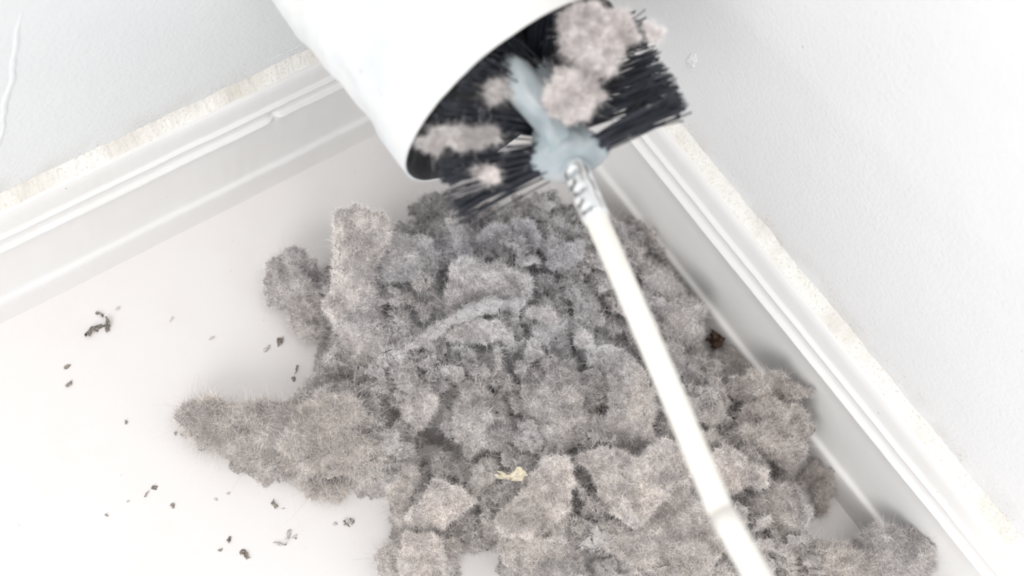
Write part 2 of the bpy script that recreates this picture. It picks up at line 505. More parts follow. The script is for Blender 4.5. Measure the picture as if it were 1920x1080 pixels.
def auger(Sx, Th, R):
    for k in (0, 1):
        c = np.cos((Th - TH0 - k * np.pi - 2 * np.pi * Sx / PITCH))
        rib = np.clip(c, 0, 1) ** 3
        R = R + rib * .0050 * np.clip(Sx / .003, 0, 1)
    q = np.stack([Sx.ravel() * 60, np.cos(Th).ravel(), np.sin(Th).ravel()], 1)
    return R + fbm(q, 1.6, 3).reshape(R.shape) * .0022


prof = [(0, .001), (.0002, .008), (.001, .0115), (.004, .0122), (.009, .0112), (.013, .009), (.018, .0074)] + [(x, .0068) for x in np.linspace(.02, HEAD, 90)] + [(HEAD + .001, .001)]
v, f = lathe(A, ax_, prof, 72, auger)
o = mesh_obj('brush_core', v, f, M['core'], brush); o['label'] = 'blue-grey plastic core carrying the bristles'


def pipe_clamp(P):
    """bristles bend along the inside of the pipe"""
    rel = P - pbase; s_ = rel @ pa; a_ = rel @ pu; b_ = rel @ pw; r = np.hypot(a_, b_)
    lim = PR - .0026
    k = np.where((s_ < PL + .001) & (r > lim), lim / np.maximum(r, 1e-6), 1.)
    out = pbase + s_[:, None] * pa + (a_ * k)[:, None] * pu + (b_ * k)[:, None] * pw
    # what is shortened radially slides outwards along the pipe
    out -= pa[None] * ((1 - k) * r * -.35)[:, None]
    return out


def tuft(si, th, n, length, seed, lean=0.0, spread=.05):
    r = np.random.default_rng(seed)
    rad = np.cos(th) * e1 + np.sin(th) * e2; tan = -np.sin(th) * e1 + np.cos(th) * e2
    base = A + ax_ * si + rad * .0095
    parts = []
    for k in range(n):
        a, b = r.normal(size=2) * .5
        bo = tan * a * .0050 + ax_ * b * .0026
        d = rad + tan * (a * spread + r.normal() * .028) + ax_ * (b * spread + lean + r.normal() * .019)
        d /= np.linalg.norm(d); ln = length * r.uniform(.9, 1.03) * (1 if r.random() > .06 else .8)
        bend = (tan * r.normal() + ax_ * r.normal()) * .0022 + np.array([0, 0, -.0015])
        tt = np.linspace(0, 1, 6)
        P = base + bo + d * (tt * ln)[:, None] + bend * (tt ** 2)[:, None]
        if r.random() < .05: P[-1] += (tan * r.normal() + ax_ * r.normal()) * .004; P[-2] += (P[-1] - P[-2]) * .3
        P = pipe_clamp(P)
        parts.append(tube(P, .00034 * r.uniform(.8, 1.25), 4))
    v, f = join(parts)
    return mesh_obj('bristle_tuft', v, f, M['bristle'], brush, smooth=True)


seed = 100
for j in range(7):      # left row
    si = .007 + j * .0130
    tuft(si, TH0 + np.pi + .07 * math.sin(j * 2.3) + 2 * np.pi * si / PITCH, 80, .0440, seed, lean=.13 * math.sin(j * 1.7)); seed += 1
for j in range(6):      # right row
    si = .004 + j * .0156
    tuft(si, .50 + .10 * math.sin(j * 2.9) - 4 * si, 80, .0425 + .002 * math.sin(j * 3.), seed, lean=.03 * math.sin(j * 2.1 + 2)); seed += 1
for j in range(4):      # upper row, further in
    si = .052 + j * .0135
    tuft(si, 1.55 + .25 * math.sin(j * 2.1), 70, .0445, seed); seed += 1
tuft(.003, np.pi + .36, 34, .044, seed, lean=-.05); seed += 1
bl = np.array([A + ax_ * x - e1 * y + e2 * z for x, y, z in ((.006, .004, .006), (.016, .007, .011), (.026, .013, .016), (.036, .018, .020), (.044, .021, .021))])
v, f = tube(bl, [.0062, .0050, .0072, .0080, .0035], 24)
v += np.stack([fbm(v, 110, 3, k * 5.) for k in range(3)], 1) * .004
o = mesh_obj('core_blade', v, f, M['core'], brush)
adopt(brush)

# ------------------------------------------------------------------ lint
def flake(seed, wx, wy, curl=.25, thick=.16, ragged=.3, wrinkle=.12, nr=16, ns=56, outl=None):
    """crumpled felt scrap: closed shell with ragged rim, about wx by wy, lying in xy"""
    off = seed * 7.31
    r = (np.linspace(0, 1, nr) ** .8)[:, None]; th = np.linspace(0, 2 * np.pi, ns, endpoint=False)[None]
    c = np.cos(th); s_ = np.sin(th)
    q = np.stack([c[0], s_[0], 0 * c[0]], 1)
    R = 1 + ragged * (noise(q, 1.1, off) * 1.6 + noise(q, 3.1, off) * .8 + noise(q, 8, off) * .45)
    if outl is not None: R = outl(th[0]) * (1 + ragged * .35 * (noise(q, 5, off) + noise(q, 12, off)))
    X = r * R[None] * c; Y = r * R[None] * s_
    p = np.stack([X.ravel(), Y.ravel(), 0 * X.ravel()], 1)
    ga = np.random.default_rng(seed).uniform(0, 2 * np.pi)
    al = X * math.cos(ga) + Y * math.sin(ga)
    Z = curl * (al ** 2 - .3) + wrinkle * (fbm(p, 1.6, 4, off + 3).reshape(X.shape)) * 2.2
    Z += curl * .6 * np.clip(r - .6, 0, 1) * noise(q, 1.7, off + 9)[None] * 4
    tt = thick * np.sqrt(np.clip(1 - r ** 5, 0, 1)) * (1 + .7 * noise(p, 3, off + 5).reshape(X.shape))
    top = np.stack([X, Y, Z + tt * .5], -1).reshape(-1, 3); bot = np.stack([X, Y, Z - tt * .5], -1).reshape(-1, 3)
    V = np.concatenate([top, bot]); m_ = (wx + wy) / 2
    V = V * .5 * np.array([wx, wy, m_])
    F = np.concatenate([grid_faces(nr, ns, True), grid_faces(nr, ns, True)[:, ::-1] + nr * ns])
    a = np.arange(ns) + (nr - 1) * ns; b = (np.arange(ns) + 1) % ns + (nr - 1) * ns
    F = np.concatenate([F, np.stack([a, a + nr * ns, b + nr * ns, b], 1)])
    D = np.stack([fbm(V, 130, 3, off + k * 31) for k in range(3)], 1) * .0034
    D[:, 2] -= np.clip(.16 - np.abs(fbm(V, 95, 3, off + 77)), 0, 1) * .012
    D += np.stack([fbm(V, 900, 2, off + k * 13) for k in range(3)], 1) * .00050
    return V + D, F


def blob(seed, wx, wy, wz, amp=.35, ns=64, nr=32):
    ds = min(1., (wx + wy) / .012)
    """rounded lump, noise-crumpled"""
    off = seed * 3.17
    ph = np.linspace(0.02, np.pi - .02, nr)[:, None]; th = np.linspace(0, 2 * np.pi, ns, endpoint=False)[None]
    U = np.stack([np.sin(ph) * np.cos(th), np.sin(ph) * np.sin(th), np.cos(ph) + 0 * th], -1).reshape(-1, 3)
    rr = 1 + amp * (fbm(U, 1.3, 4, off, .6) * 1.5)
    V = U * rr[:, None] * np.array([wx, wy, wz]) * .5
    D = np.stack([fbm(V, 110, 4, off + k * 31, .6) for k in range(3)], 1) * .0060
    D -= U * (np.clip(.16 - np.abs(fbm(V, 100, 3, off + 77)), 0, 1) * .014)[:, None]
    D += np.stack([fbm(V, 330, 3, off + k * 43) for k in range(3)], 1) * .0026
    D += np.stack([fbm(V, 900, 2, off + k * 13) for k in range(3)], 1) * .00055
    D *= ds
    return V + D, grid_faces(nr, ns, True)


def rot_to(n, spin):
    """rotation taking z to n, after a spin about z"""
    n = np.asarray(n, float); n /= np.linalg.norm(n)
    h = np.array([1., 0, 0]) if abs(n[0]) < .9 else np.array([0, 1., 0])
    x = h - n * (h @ n); x /= np.linalg.norm(x); y = np.cross(n, x)
    B = np.stack([x, y, n], 1); c, s_ = math.cos(spin), math.sin(spin)
    return B @ np.array([[c, -s_, 0], [s_, c, 0], [0, 0, 1.]])


def sample_fuzz(V, F, dens, lmin, lmax, seed, keep=None, flat=.55, nmax=None):
    """fibres that stand and curl on a mesh: (n,4,3) points"""
    r = np.random.default_rng(seed)
    a, b, c, d = (V[F[:, k]] for k in range(4))
    nrm = np.cross(c - a, d - b); ar = np.linalg.norm(nrm, axis=1) * .5; nn = nrm / (2 * ar[:, None] + 1e-15)
    wgt = ar.copy()
    cen = (a + b + c + d) / 4
    if keep is not None: wgt = wgt * keep(cen, nn)
    tot = int(wgt.sum() * dens * 1e6)
    if nmax: tot = min(tot, nmax)
    if tot < 1: return np.zeros((0, 4, 3))
    i = r.choice(len(F), tot, p=wgt / wgt.sum())
    u = r.random((tot, 1)); v = r.random((tot, 1))
    P = (a[i] * (1 - u) + b[i] * u) * (1 - v) + (d[i] * (1 - u) + c[i] * u) * v
    D = nn[i] + r.normal(size=(tot, 3)) * flat * 1.3
    D /= np.linalg.norm(D, axis=1)[:, None]
    ln = r.uniform(lmin, lmax, (tot, 1)) * np.where(r.random((tot, 1)) < .04, 2.4, 1.)
    K = r.normal(size=(tot, 3)) * .45
    out = []
    for t_ in (0, .33, .66, 1.):
        out.append(P + D * ln * t_ + K * ln * t_ * t_)
    return np.stack(out, 1)


def hair_obj(name, pts, rad, mat, parent=None):
    n, k, _ = pts.shape
    hc = bpy.data.hair_curves.new(name)
    hc.add_curves([k] * n)
    hc.points.foreach_set('position', np.ascontiguousarray(pts, np.float32).ravel())
    rr = np.tile(np.linspace(1, .35, k) * rad, n).astype(np.float32)
    at = hc.attributes.get('radius') or hc.attributes.new('radius', 'FLOAT', 'POINT')
    at.data.foreach_set('value', rr)
    hc.materials.append(mat)
    o = bpy.data.objects.new(name, hc); COL.objects.link(o)
    if parent: o.parent = parent
    return o


# outline of the pile: (u, v, height of the edge in mm) as seen, turned into floor positions
OUT = [(352, 745, 14), (337, 792, 6), (395, 848, 3), (500, 905, 2), (590, 932, 2), (650, 915, 3), (725, 935, 3), (745, 990, 3), (712, 1040, 3),
       (715, 1110, 2), (800, 1130, 2), (855, 1090, 2), (868, 1035, 3), (925, 1035, 3), (930, 1085, 2), (960, 1160, 2), (1300, 1200, 2), (1700, 1200, 2), (1735, 1100, 4), (1745, 1040, 8),
       (1732, 998, 12), (1690, 990, 12), (1620, 1000, 10), (1560, 1035, 4), (1500, 1010, 4), (1470, 960, 4), (1490, 885, 10), (1500, 800, 16), (1478, 748, 18), (1440, 716, 18),
       (1385, 705, 22), (1345, 650, 22), (1320, 585, 22), (1285, 540, 22), (1262, 470, 24), (1225, 420, 24), (1150, 400, 18), (1080, 370, 14), (1000, 362, 12),
       (900, 376, 12), (830, 372, 12), (770, 402, 18), (700, 402, 24), (640, 400, 22), (640, 470, 10), (600, 492, 8), (545, 500, 8), (520, 545, 4), (560, 590, 3), (600, 640, 3),
       (590, 700, 6), (540, 735, 12), (485, 742, 14), (430, 762, 14), (395, 758, 14)]
POLY = np.array([pix(u, v, z / 1000)[:2] for u, v, z in OUT])
HOLES = [(pix(812, 852)[:2], .0060)]


def inside(P):
    x, y = P[:, 0], P[:, 1]; c = np.zeros(len(P), bool)
    for k in range(len(POLY)):
        x1, y1 = POLY[k]; x2, y2 = POLY[k - 1]
        cond = ((y1 > y) != (y2 > y)) & (x < (x2 - x1) * (y - y1) / (y2 - y1 + 1e-15) + x1)
        c ^= cond
    return c


def edge_dist(P):
    d = np.full(len(P), 1e9)
    for k in range(len(POLY)):
        a = POLY[k - 1]; b = POLY[k]; ab = b - a
        t_ = np.clip(((P - a) @ ab) / (ab @ ab), 0, 1)
        d = np.minimum(d, np.hypot(*(P - a - t_[:, None] * ab).T))
    d = np.where(inside(P), d, -d)
    for c, r in HOLES: d = np.minimum(d, np.hypot(*(P - c).T) - r)
    return d


def height(P):
    d = np.clip(edge_dist(P), 0, 1)
    h = .040 * (1 - np.exp(-d / .028)) + .010 * np.minimum(d / .004, 1)
    q = np.stack([P[:, 0], P[:, 1], 0 * P[:, 0]], 1)
    h += (fbm(q, 28, 3) * .012) * np.minimum(d / .02, 1)
    # the tail at the far left and the small clump at the lower right stay low
    lo = np.exp(-(np.hypot(P[:, 0] + .265, P[:, 1] + .14) / .05) ** 2); h *= 1 - .45 * lo
    return np.where(d <= 0, 0, h)


HX = np.linspace(-.34, .05, 196); HY = np.linspace(-.47, -.03, 221)
_gx, _gy = np.meshgrid(HX, HY, indexing='ij')
HG = height(np.stack([_gx.ravel(), _gy.ravel()], 1)).reshape(_gx.shape)
DG = edge_dist(np.stack([_gx.ravel(), _gy.ravel()], 1)).reshape(_gx.shape)


def look(G, x, y):
    fx = np.clip((np.asarray(x) - HX[0]) / (HX[1] - HX[0]), 0, len(HX) - 1.001); fy = np.clip((np.asarray(y) - HY[0]) / (HY[1] - HY[0]), 0, len(HY) - 1.001)
    i = fx.astype(int); j = fy.astype(int); a = fx - i; b = fy - j
    return G[i, j] * (1 - a) * (1 - b) + G[i + 1, j] * a * (1 - b) + G[i, j + 1] * (1 - a) * b + G[i + 1, j + 1] * a * b


def on_pile(u, v):
    z = .02
    for _ in range(12):
        p = pix(u, v, z); z = .5 * z + .5 * float(look(HG, p[0], p[1]))
    return pix(u, v, z)


def board_lift(V):
    """keeps lint out of the walls and baseboards: what would sink in is pushed up and over the toe"""
    D = np.interp(V[:, 2], [0, .018, .022, .06, .085, .09], [.0185, .018, .0145, .0130, .0075, .002])
    V = V.copy()
    for ax in (0, 1):
        over = V[:, ax] + D
        k = over > 0
        V[k, ax] -= over[k] * .97
        V[k, 2] += np.minimum(over[k], .02) * .5
    V[:, 2] = np.maximum(V[:, 2], .0002)
    return V


# base mound
gx = np.arange(-.33, .03, .0009); gy = np.arange(-.46, -.04, .0009)
X, Y = np.meshgrid(gx, gy, indexing='ij'); P2 = np.stack([X.ravel(), Y.ravel()], 1)
dd = look(DG, P2[:, 0], P2[:, 1]); q = np.stack([P2[:, 0], P2[:, 1], 0 * P2[:, 0]], 1)
dd2 = dd + fbm(q, 70, 4) * .006
hz = look(HG, P2[:, 0], P2[:, 1]) * .80 - .007
rid = 1 - np.abs(fbm(q, 75, 4, 5)) * 3.2
hz = hz + rid * .0042 * np.clip(dd2 / .01, 0, 1) + fbm(q, 420, 3, 3) * .0022
hz = np.where(dd2 > 0, np.maximum(hz, .0006), -.001)
Vb = np.stack([P2[:, 0] + fbm(q, 110, 3, 20) * .006, P2[:, 1] + fbm(q, 110, 3, 40) * .006, hz], 1)
Fb = grid_faces(len(gx), len(gy)); ok = (dd2[Fb] > 0).all(1); Fb = Fb[ok]
used = np.unique(Fb); mp = np.full(len(Vb), -1); mp[used] = np.arange(len(used)); Vb = Vb[used]; Fb = mp[Fb]
parts = [(board_lift(Vb), Fb)]

# filler scraps, small lumps and flakes all over the mound (not countable)
protoF = [flake(900 + k, .016, .013, curl=random.uniform(-.5, .7), thick=.22, ragged=.34, wrinkle=.2, nr=10, ns=30) for k in range(16)]
protoB = [blob(950 + k, .010, .008, .006, .5, 30, 15) for k in range(12)]
cnt = 0
R3 = np.random.default_rng(11)
cand = R3.uniform((-.33, -.46), (.02, -.04), (12000, 2)); cd = look(DG, cand[:, 0], cand[:, 1])
VIEW = -RM[2]
for (x, y), d in zip(cand, cd):
    if d < .0035 or cnt > 1250: continue
    if R3.random() > (.55 if d > .012 else 1.0): continue
    small = d < .012
    flk = R3.random() < .5
    Vp, Fp = (protoF if flk else protoB)[R3.integers(0, 12)]
    sc = R3.uniform(.45, 1.0) * (.6 if small else 1.0) * (1.0 if flk else 1.1)
    if not small and R3.random() < .12: sc *= 1.35
    n = np.array([0, 0, 1.]) + R3.normal(size=3) * (.55 if flk else .8)
    Rr = rot_to(n, R3.uniform(0, 6.28))
    z = float(look(HG, x, y)) * .95 + R3.uniform(-.009, .006)
    Vv = (Vp * sc * R3.uniform(.8, 1.25, 3)) @ Rr.T + np.array([x, y, max(z, .0025)])
    parts.append((board_lift(Vv), Fp)); cnt += 1
Vp_, Fp_ = join(parts); Fp_ = Fp_[0]
pile = mesh_obj('lint_pile', Vp_, Fp_, M['lint'])
tag(pile, 'heap of grey fluffy dryer lint on the white floor in the corner', 'lint', kind='stuff')


def top_only(c, n):
    z = look(HG, c[:, 0], c[:, 1])
    return (c[:, 2] > z - .009) * (n @ VIEW > -.15) * (.25 + .75 * (c[:, 1] > -.40))


fz = sample_fuzz(Vp_, Fp_, 12, .0008, .0028, 5, top_only, nmax=750000)
o = hair_obj('fuzz', fz, .00005, M['fuzz'], pile); o['kind'] = 'stuff'
# long stray fibres
r = np.random.default_rng(77); st = []
for _ in range(750):
    u, v = r.uniform(340, 1500), r.uniform(420, 1080)
    if r.random() < .3: u, v = r.uniform(350, 720), r.uniform(740, 920)
    p = on_pile(u, v)
    if look(DG, p[0], p[1]) < .003: continue
    L_ = r.uniform(.006, .022); a = r.uniform(0, 6.28); d = np.array([math.cos(a), math.sin(a), r.uniform(-.1, .5)])
    k = np.cross(d, [0, 0, 1]) * r.normal() * .6 + np.array([0, 0, -.5 * r.random()])
    tt = np.linspace(0, 1, 8)
    st.append(p + np.array([0, 0, .0035]) + d * (tt * L_)[:, None] + k * L_ * (tt ** 2)[:, None])
o = hair_obj('stray_fibres', np.array(st), .00007, M['stray'], pile); o['kind'] = 'stuff'

# countable clumps ----------------------------------------------------
FK = dict(lint='fuzz', lint_pale='fuzz_pale', lint_brown='fuzz_brown', lint_blue='fuzz_blue', lint_pink='fuzz_pink')


def clump(label, u, v, wpx, hpx, ang=0, kind='flake', mat='lint', lift=.004, tilt=(0, 0), curl=.3, thick=.16, seed=None, group='lint clumps lying on the heap',
          world=None, ppm=3700., dens=13, fl=(.0007, .0024), ragged=.3, wrinkle=.16, clamp=True, poly=None, wz=None, amp=.35):
    """one clump of lint; u, v: where its middle is seen; wpx, hpx: its size; ang: turn of its long side in degrees from image right"""
    seed = seed or int(u * 3 + v); outl = None
    if poly:
        pg = np.array(poly, float); u, v = pg.mean(0); pg = (pg - (u, v)) * (1, -1); mr_ = np.hypot(*pg.T).mean()
        wpx = hpx = 2 * mr_; pg = pg / mr_

        def outl(th):
            out = np.zeros(len(th))
            for k in range(len(pg)):
                a, b = pg[k - 1], pg[k]; e = b - a
                den = np.cos(th) * -e[1] + np.sin(th) * e[0]
                den = np.where(np.abs(den) < 1e-9, 1e-9, den)
                t_ = (a[0] * -e[1] + a[1] * e[0]) / den
                s2 = (np.cos(th) * t_ - a[0]) * e[0] + (np.sin(th) * t_ - a[1]) * e[1]; s2 /= e @ e
                out = np.where((t_ > 0) & (s2 >= -1e-6) & (s2 <= 1 + 1e-6), np.maximum(out, t_), out)
            out = np.where(out == 0, 1, out)
            return (np.roll(out, 1) + 2 * out + np.roll(out, -1)) / 4
    p = on_pile(u, v) if world is None else np.array(world)
    p = p + VIEW * lift
    wx, wy = wpx / ppm, hpx / ppm
    if kind == 'flake': Vv, Ff = flake(seed, wx, wy, curl, thick, ragged, wrinkle, 32, 112, outl)
    else: Vv, Ff = blob(seed, wx, wy, wz or min(wx, wy) * .8, amp, 110, 56)
    # local x along image right, y along image up, z to the viewer, then tilted
    B = np.stack([RM[0], -RM[1], -RM[2]], 1)
    c, s_ = math.cos(math.radians(-ang)), math.sin(math.radians(-ang))
    Rz = np.array([[c, -s_, 0], [s_, c, 0], [0, 0, 1.]])
    tx, ty = map(math.radians, tilt)
    Rx = np.array([[1, 0, 0], [0, math.cos(tx), -math.sin(tx)], [0, math.sin(tx), math.cos(tx)]])
    Ry = np.array([[math.cos(ty), 0, math.sin(ty)], [0, 1, 0], [-math.sin(ty), 0, math.cos(ty)]])
    Vw = Vv @ (B @ Rx @ Ry @ Rz).T + p
    if clamp: Vw = board_lift(Vw)
    base = p.copy(); base[2] = Vw[:, 2].min() if clamp else p[2]
    o = mesh_obj('lint_clump', Vw - base, Ff, M[mat]); o.location = base
    tag(o, label, 'lint clump', group)
    f_ = sample_fuzz(Vw - base, Ff, dens, *fl, seed, lambda c_, n_: (n_ @ VIEW > -.35) * 1.)
    h = hair_obj('fuzz', f_, .000048, M[FK[mat]], o); h['kind'] = 'stuff'
    return o


def sheet(label, poly, mat='lint_pale', lift=.008, tilt=(0, 0), curl=.2, thick=.12, **kw):
    return clump(label, 0, 0, 0, 0, 0, 'flake', mat, lift, tilt, curl, thick, poly=poly, seed=int(poly[0][0] + poly[0][1] * 3), **kw)


def roll(label, pts, rad, mat='lint_pale', lift=.012, group='lint clumps lying on the heap'):
    """a rolled strip of lint along a path over the heap"""
    P = np.array([on_pile(u, v) + VIEW * lift for u, v in pts]); tt = np.linspace(0, len(P) - 1, 70)
    Z = np.array([np.convolve(np.pad(np.interp(tt, range(len(P)), P[:, k]), 6, 'edge'), np.ones(13) / 13, 'valid') for k in range(3)]).T
    rr = np.interp(np.linspace(0, 1, 70), np.linspace(0, 1, len(rad)), rad) * (1 + .6 * fbm(Z, 160, 3))
    V, F = tube(Z, rr, 24, False); F = F[0]
    V = V + np.stack([fbm(V, 180, 4, k * 7.) for k in range(3)], 1) * .0034
    V = board_lift(V); base = P[0].copy(); base[2] = V[:, 2].min()
    o = mesh_obj('lint_clump', V - base, F, M[mat]); o.location = base; tag(o, label, 'lint clump', group)
    h = hair_obj('fuzz', sample_fuzz(V - base, F, 14, .0007, .0022, 9, lambda c_, n_: (n_ @ VIEW > -.4) * 1.), .000048, M[FK[mat]], o); h['kind'] = 'stuff'
    return o


sheet('pale folded flap of lint in the middle of the heap', [(852, 487), (880, 483), (925, 495), (965, 500), (1000, 520), (1006, 540), (990, 562), (950, 575), (900, 585), (860, 600), (838, 606), (836, 560), (842, 520)], lift=.012, tilt=(-6, 8), curl=.3, thick=.16)
roll('long rolled hem of lint slanting under the pale folded flap', [(762, 650), (800, 636), (835, 608), (880, 584), (930, 571), (985, 565)], [.0012, .0022, .0030, .0034, .0036, .0030], lift=.012, mat='lint')
sheet('rounded grey lint scrap just below the rolled hem', [(838, 634), (850, 614), (890, 598), (935, 595), (952, 615), (942, 634), (915, 642), (885, 637), (862, 634), (848, 644)], lift=.008)
sheet('tall pale sheet of lint standing at the upper left of the heap', [(632, 385), (680, 385), (725, 390), (740, 430), (712, 450), (700, 500), (708, 545), (714, 590), (735, 620), (752, 650), (745, 665), (720, 672), (690, 665), (655, 660), (635, 620), (618, 575), (625, 540), (634, 480), (628, 430)], lift=.014, tilt=(4, 14), curl=.2, thick=.12)
sheet('bluish fuzzy panel right of the tall pale sheet', [(690, 455), (740, 440), (800, 445), (826, 468), (802, 520), (760, 528), (704, 532), (684, 492)], 'lint_blue', lift=.009, curl=.35)
clump('soft round lint clump sticking out at the left below the baseboard', 548, 528, 100, 95, 0, 'blob', 'lint_blue', .002)
clump('lint lump under the soft round clump at the left', 585, 590, 80, 90, 0, 'blob', 'lint', .002)
sheet('bluish disc of lint in the upper middle', [(890, 460), (898, 438), (930, 417), (953, 423), (956, 447), (936, 471), (910, 471)], 'lint_blue', lift=.009, curl=-.2, thick=.2)
sheet('folded bluish disc of lint right of the other disc', [(957, 440), (963, 410), (987, 408), (1007, 427), (1017, 447), (1012, 462), (997, 470), (973, 478), (958, 460)], 'lint_blue', lift=.009, curl=.4, thick=.16)
clump('bluish ragged clump between the fuzzy panel and the discs', 850, 455, 70, 70, 0, 'blob', 'lint_blue', .004)
clump('ragged wisp of lint rising below the brush', 815, 392, 50, 85, 60, 'blob', mat='lint', lift=.004, amp=.6)
clump('brownish tip of the long fluffy tail at the far left', 398, 795, 110, 76, 38, 'blob', 'lint_brown', .0, fl=(.0012, .004), dens=14, wz=.016, amp=.55)
clump('middle of the fluffy tail, tangled with pale hairs', 492, 812, 135, 88, 22, 'blob', 'lint', .001, fl=(.0012, .0045), dens=13, wz=.02, amp=.55)
clump('thick root of the fluffy tail where it joins the heap', 605, 820, 150, 125, 15, 'blob', 'lint_brown', .001, fl=(.001, .004), dens=13, wz=.024, amp=.6)
clump('reddish brown tuft at the lower edge of the tail', 612, 916, 60, 38, 10, 'blob', 'lint_brown', .001, fl=(.001, .003))
sheet('knobbly pale disc of lint left of the middle', [(762, 745), (785, 728), (808, 724), (822, 745), (818, 775), (800, 800), (783, 806), (765, 788), (755, 768)], lift=.009, curl=-.2, thick=.22)
sheet('broad smooth sheet of lint left of the rod near the bottom', [(1078, 852), (1125, 834), (1169, 852), (1212, 858), (1216, 831), (1241, 818), (1273, 839), (1293, 867), (1286, 891), (1252, 901), (1241, 930), (1216, 955), (1190, 976), (1164, 966), (1143, 955), (1135, 935), (1122, 909), (1099, 883)], lift=.014, tilt=(-6, -5), curl=.15, thick=.1)
sheet('long upright strip of lint beside the rod', [(1140, 700), (1165, 672), (1200, 680), (1222, 730), (1218, 800), (1228, 835), (1195, 855), (1150, 842), (1130, 800), (1142, 750)], 'lint', lift=.010, curl=-.25, thick=.14)
sheet('wide greyish sheet under the broad smooth sheet', [(1146, 966), (1200, 960), (1254, 904), (1293, 909), (1314, 945), (1345, 966), (1340, 1007), (1322, 1085), (1254, 1085), (1229, 1054), (1195, 1054), (1169, 1039), (1138, 1028), (1130, 990)], 'lint', lift=.010, tilt=(-10, 0), curl=.2, thick=.1)
clump('brown-grey knob of lint at the right edge of the heap', 1440, 800, 115, 120, -20, 'blob', 'lint_brown', .006, amp=.5)
clump('pointed strand of lint lying over the right baseboard', 1443, 722, 118, 42, 5, 'blob', 'lint_brown', 0, world=pix(1440, 722, .046), amp=.5)
clump('blurred round clump behind the rod at the upper right', 1222, 455, 110, 105, 0, 'blob', 'lint', .004)
clump('bluish fluffy clump at the lower right against the baseboard', 1672, 1036, 140, 96, 0, 'blob', 'lint_blue', .004, fl=(.001, .003))
clump('brownish clump left of the bluish one at the bottom right', 1560, 1062, 130, 80, 0, 'blob', 'lint_brown', .003, fl=(.001, .003))
sheet('slanting ridge of lint with a pale crest at the bottom', [(1010, 862), (1050, 850), (1078, 900), (1070, 930), (1040, 975), (1000, 1000), (950, 995), (925, 970), (940, 950), (985, 910)], lift=.011, tilt=(-12, 0), curl=.35, thick=.14)
sheet('ragged flap right of the lower white gap', [(940, 1010), (990, 1000), (1050, 1010), (1090, 1040), (1080, 1085), (1000, 1085), (965, 1060), (935, 1040)], 'lint', lift=.006, curl=.3)
sheet('drooping pale sheet above the lower left pieces', [(820, 891), (857, 904), (876, 921), (900, 937), (867, 952), (830, 980), (793, 980), (761, 973), (780, 941), (806, 917)], lift=.010, curl=.25, thick=.13)
sheet('dark fluffy strip standing on the left of the drooping sheet', [(768, 870), (785, 868), (778, 900), (768, 940), (765, 975), (745, 985), (738, 950), (728, 920), (745, 890)], 'lint_brown', lift=.008, curl=.3)
sheet('flat pale piece at the bottom left of the heap', [(761, 991), (785, 998), (815, 1000), (826, 1037), (828, 1090), (755, 1090), (755, 1039)], 'lint_pale', lift=.006, curl=.2, thick=.12)
sheet('small brown piece on the left of the flat pale piece', [(704, 1037), (737, 1019), (759, 1037), (757, 1090), (718, 1090)], 'lint_brown', lift=.003)
sheet('beige curled scrap at the right of the flat pale piece', [(818, 1006), (850, 1008), (864, 1024), (846, 1034), (822, 1032)], 'lint_brown', lift=.005, curl=.6)
sheet('lint sheet on the right of the rod', [(1325, 832), (1370, 835), (1400, 865), (1438, 880), (1432, 905), (1385, 912), (1352, 926), (1338, 890)], lift=.011, curl=.2, thick=.13)
clump('grey lint lump below the sheet right of the rod', 1450, 960, 120, 85, 20, 'blob', 'lint', .004)
clump('curled thin strip of lint by the right white gap', 1546, 928, 22, 78, 18, 'blob', mat='lint_brown', world=pix(1543, 925, .008), lift=0, amp=.6)
clump('torn wisp of lint above the curled thin strip', 1512, 893, 52, 24, -35, 'blob', mat='lint_brown', world=pix(1512, 893, .008), lift=0, amp=.6)
sheet('small pale flap pointing right of the folded flap', [(997, 573), (1027, 572), (1043, 595), (1044, 610), (1034, 612), (1018, 603), (997, 597), (987, 582)], lift=.010, curl=.25)
clump('lint fold behind the rod above the round flap', 1060, 480, 80, 40, -30, mat='lint_blue', lift=.006, curl=.5)
clump('lint scrap right of the rod near its upper end', 1270, 600, 95, 80, -40, 'blob', 'lint', .005)
clump('lint lump hugging the baseboard under the brown scrap', 1368, 690, 105, 85, -20, 'blob', 'lint', .005)
sheet('upright pale scrap of lint right of the rod, level with the strand', [(1325, 712), (1340, 705), (1358, 725), (1364, 748), (1355, 770), (1335, 760), (1326, 738)], 'lint_pale', lift=.009, curl=.3)
clump('soft lint pad in the centre, above the straw chip', 905, 795, 110, 110, 10, 'blob', 'lint', .004, amp=.55)
clump('grey pad of lint right of the centre', 1050, 770, 105, 110, -15, 'blob', 'lint', .003, amp=.55)
sheet('tiny pale curl of lint between the middle and the rod', [(1075, 628), (1092, 618), (1108, 636), (1104, 650), (1086, 652), (1072, 642)], 'lint_pale', lift=.008, curl=.6)

# lint caught in the brush
G2 = 'lint caught in the brush'
clump('large pinkish white lint wad stuck to the brush', 1112, 80, 100, 110, -8, 'blob', 'lint_pink', world=pixdepth(1112, 80, .572), lift=0, ppm=4600., clamp=False, group=G2, amp=.7, wz=.022, fl=(.0008, .0025))
clump('lower end of the pinkish wad against the plastic core', 1072, 178, 82, 74, -20, 'blob', 'lint_pink', world=pixdepth(1072, 178, .566), lift=0, ppm=4600., clamp=False, group=G2, amp=.4, wz=.018)
clump('grey lint smear on the bristles left of the core', 855, 262, 115, 24, -8, 'blob', 'lint_blue', world=pixdepth(855, 262, .564), lift=0, ppm=4600., clamp=False, group=G2, amp=.5)
clump('small dusty lint ball deep in the bristles by the pipe rim', 925, 158, 50, 30, 30, 'blob', 'lint_blue', world=pixdepth(925, 158, .572), lift=0, ppm=4600., clamp=False, group=G2, amp=.5)
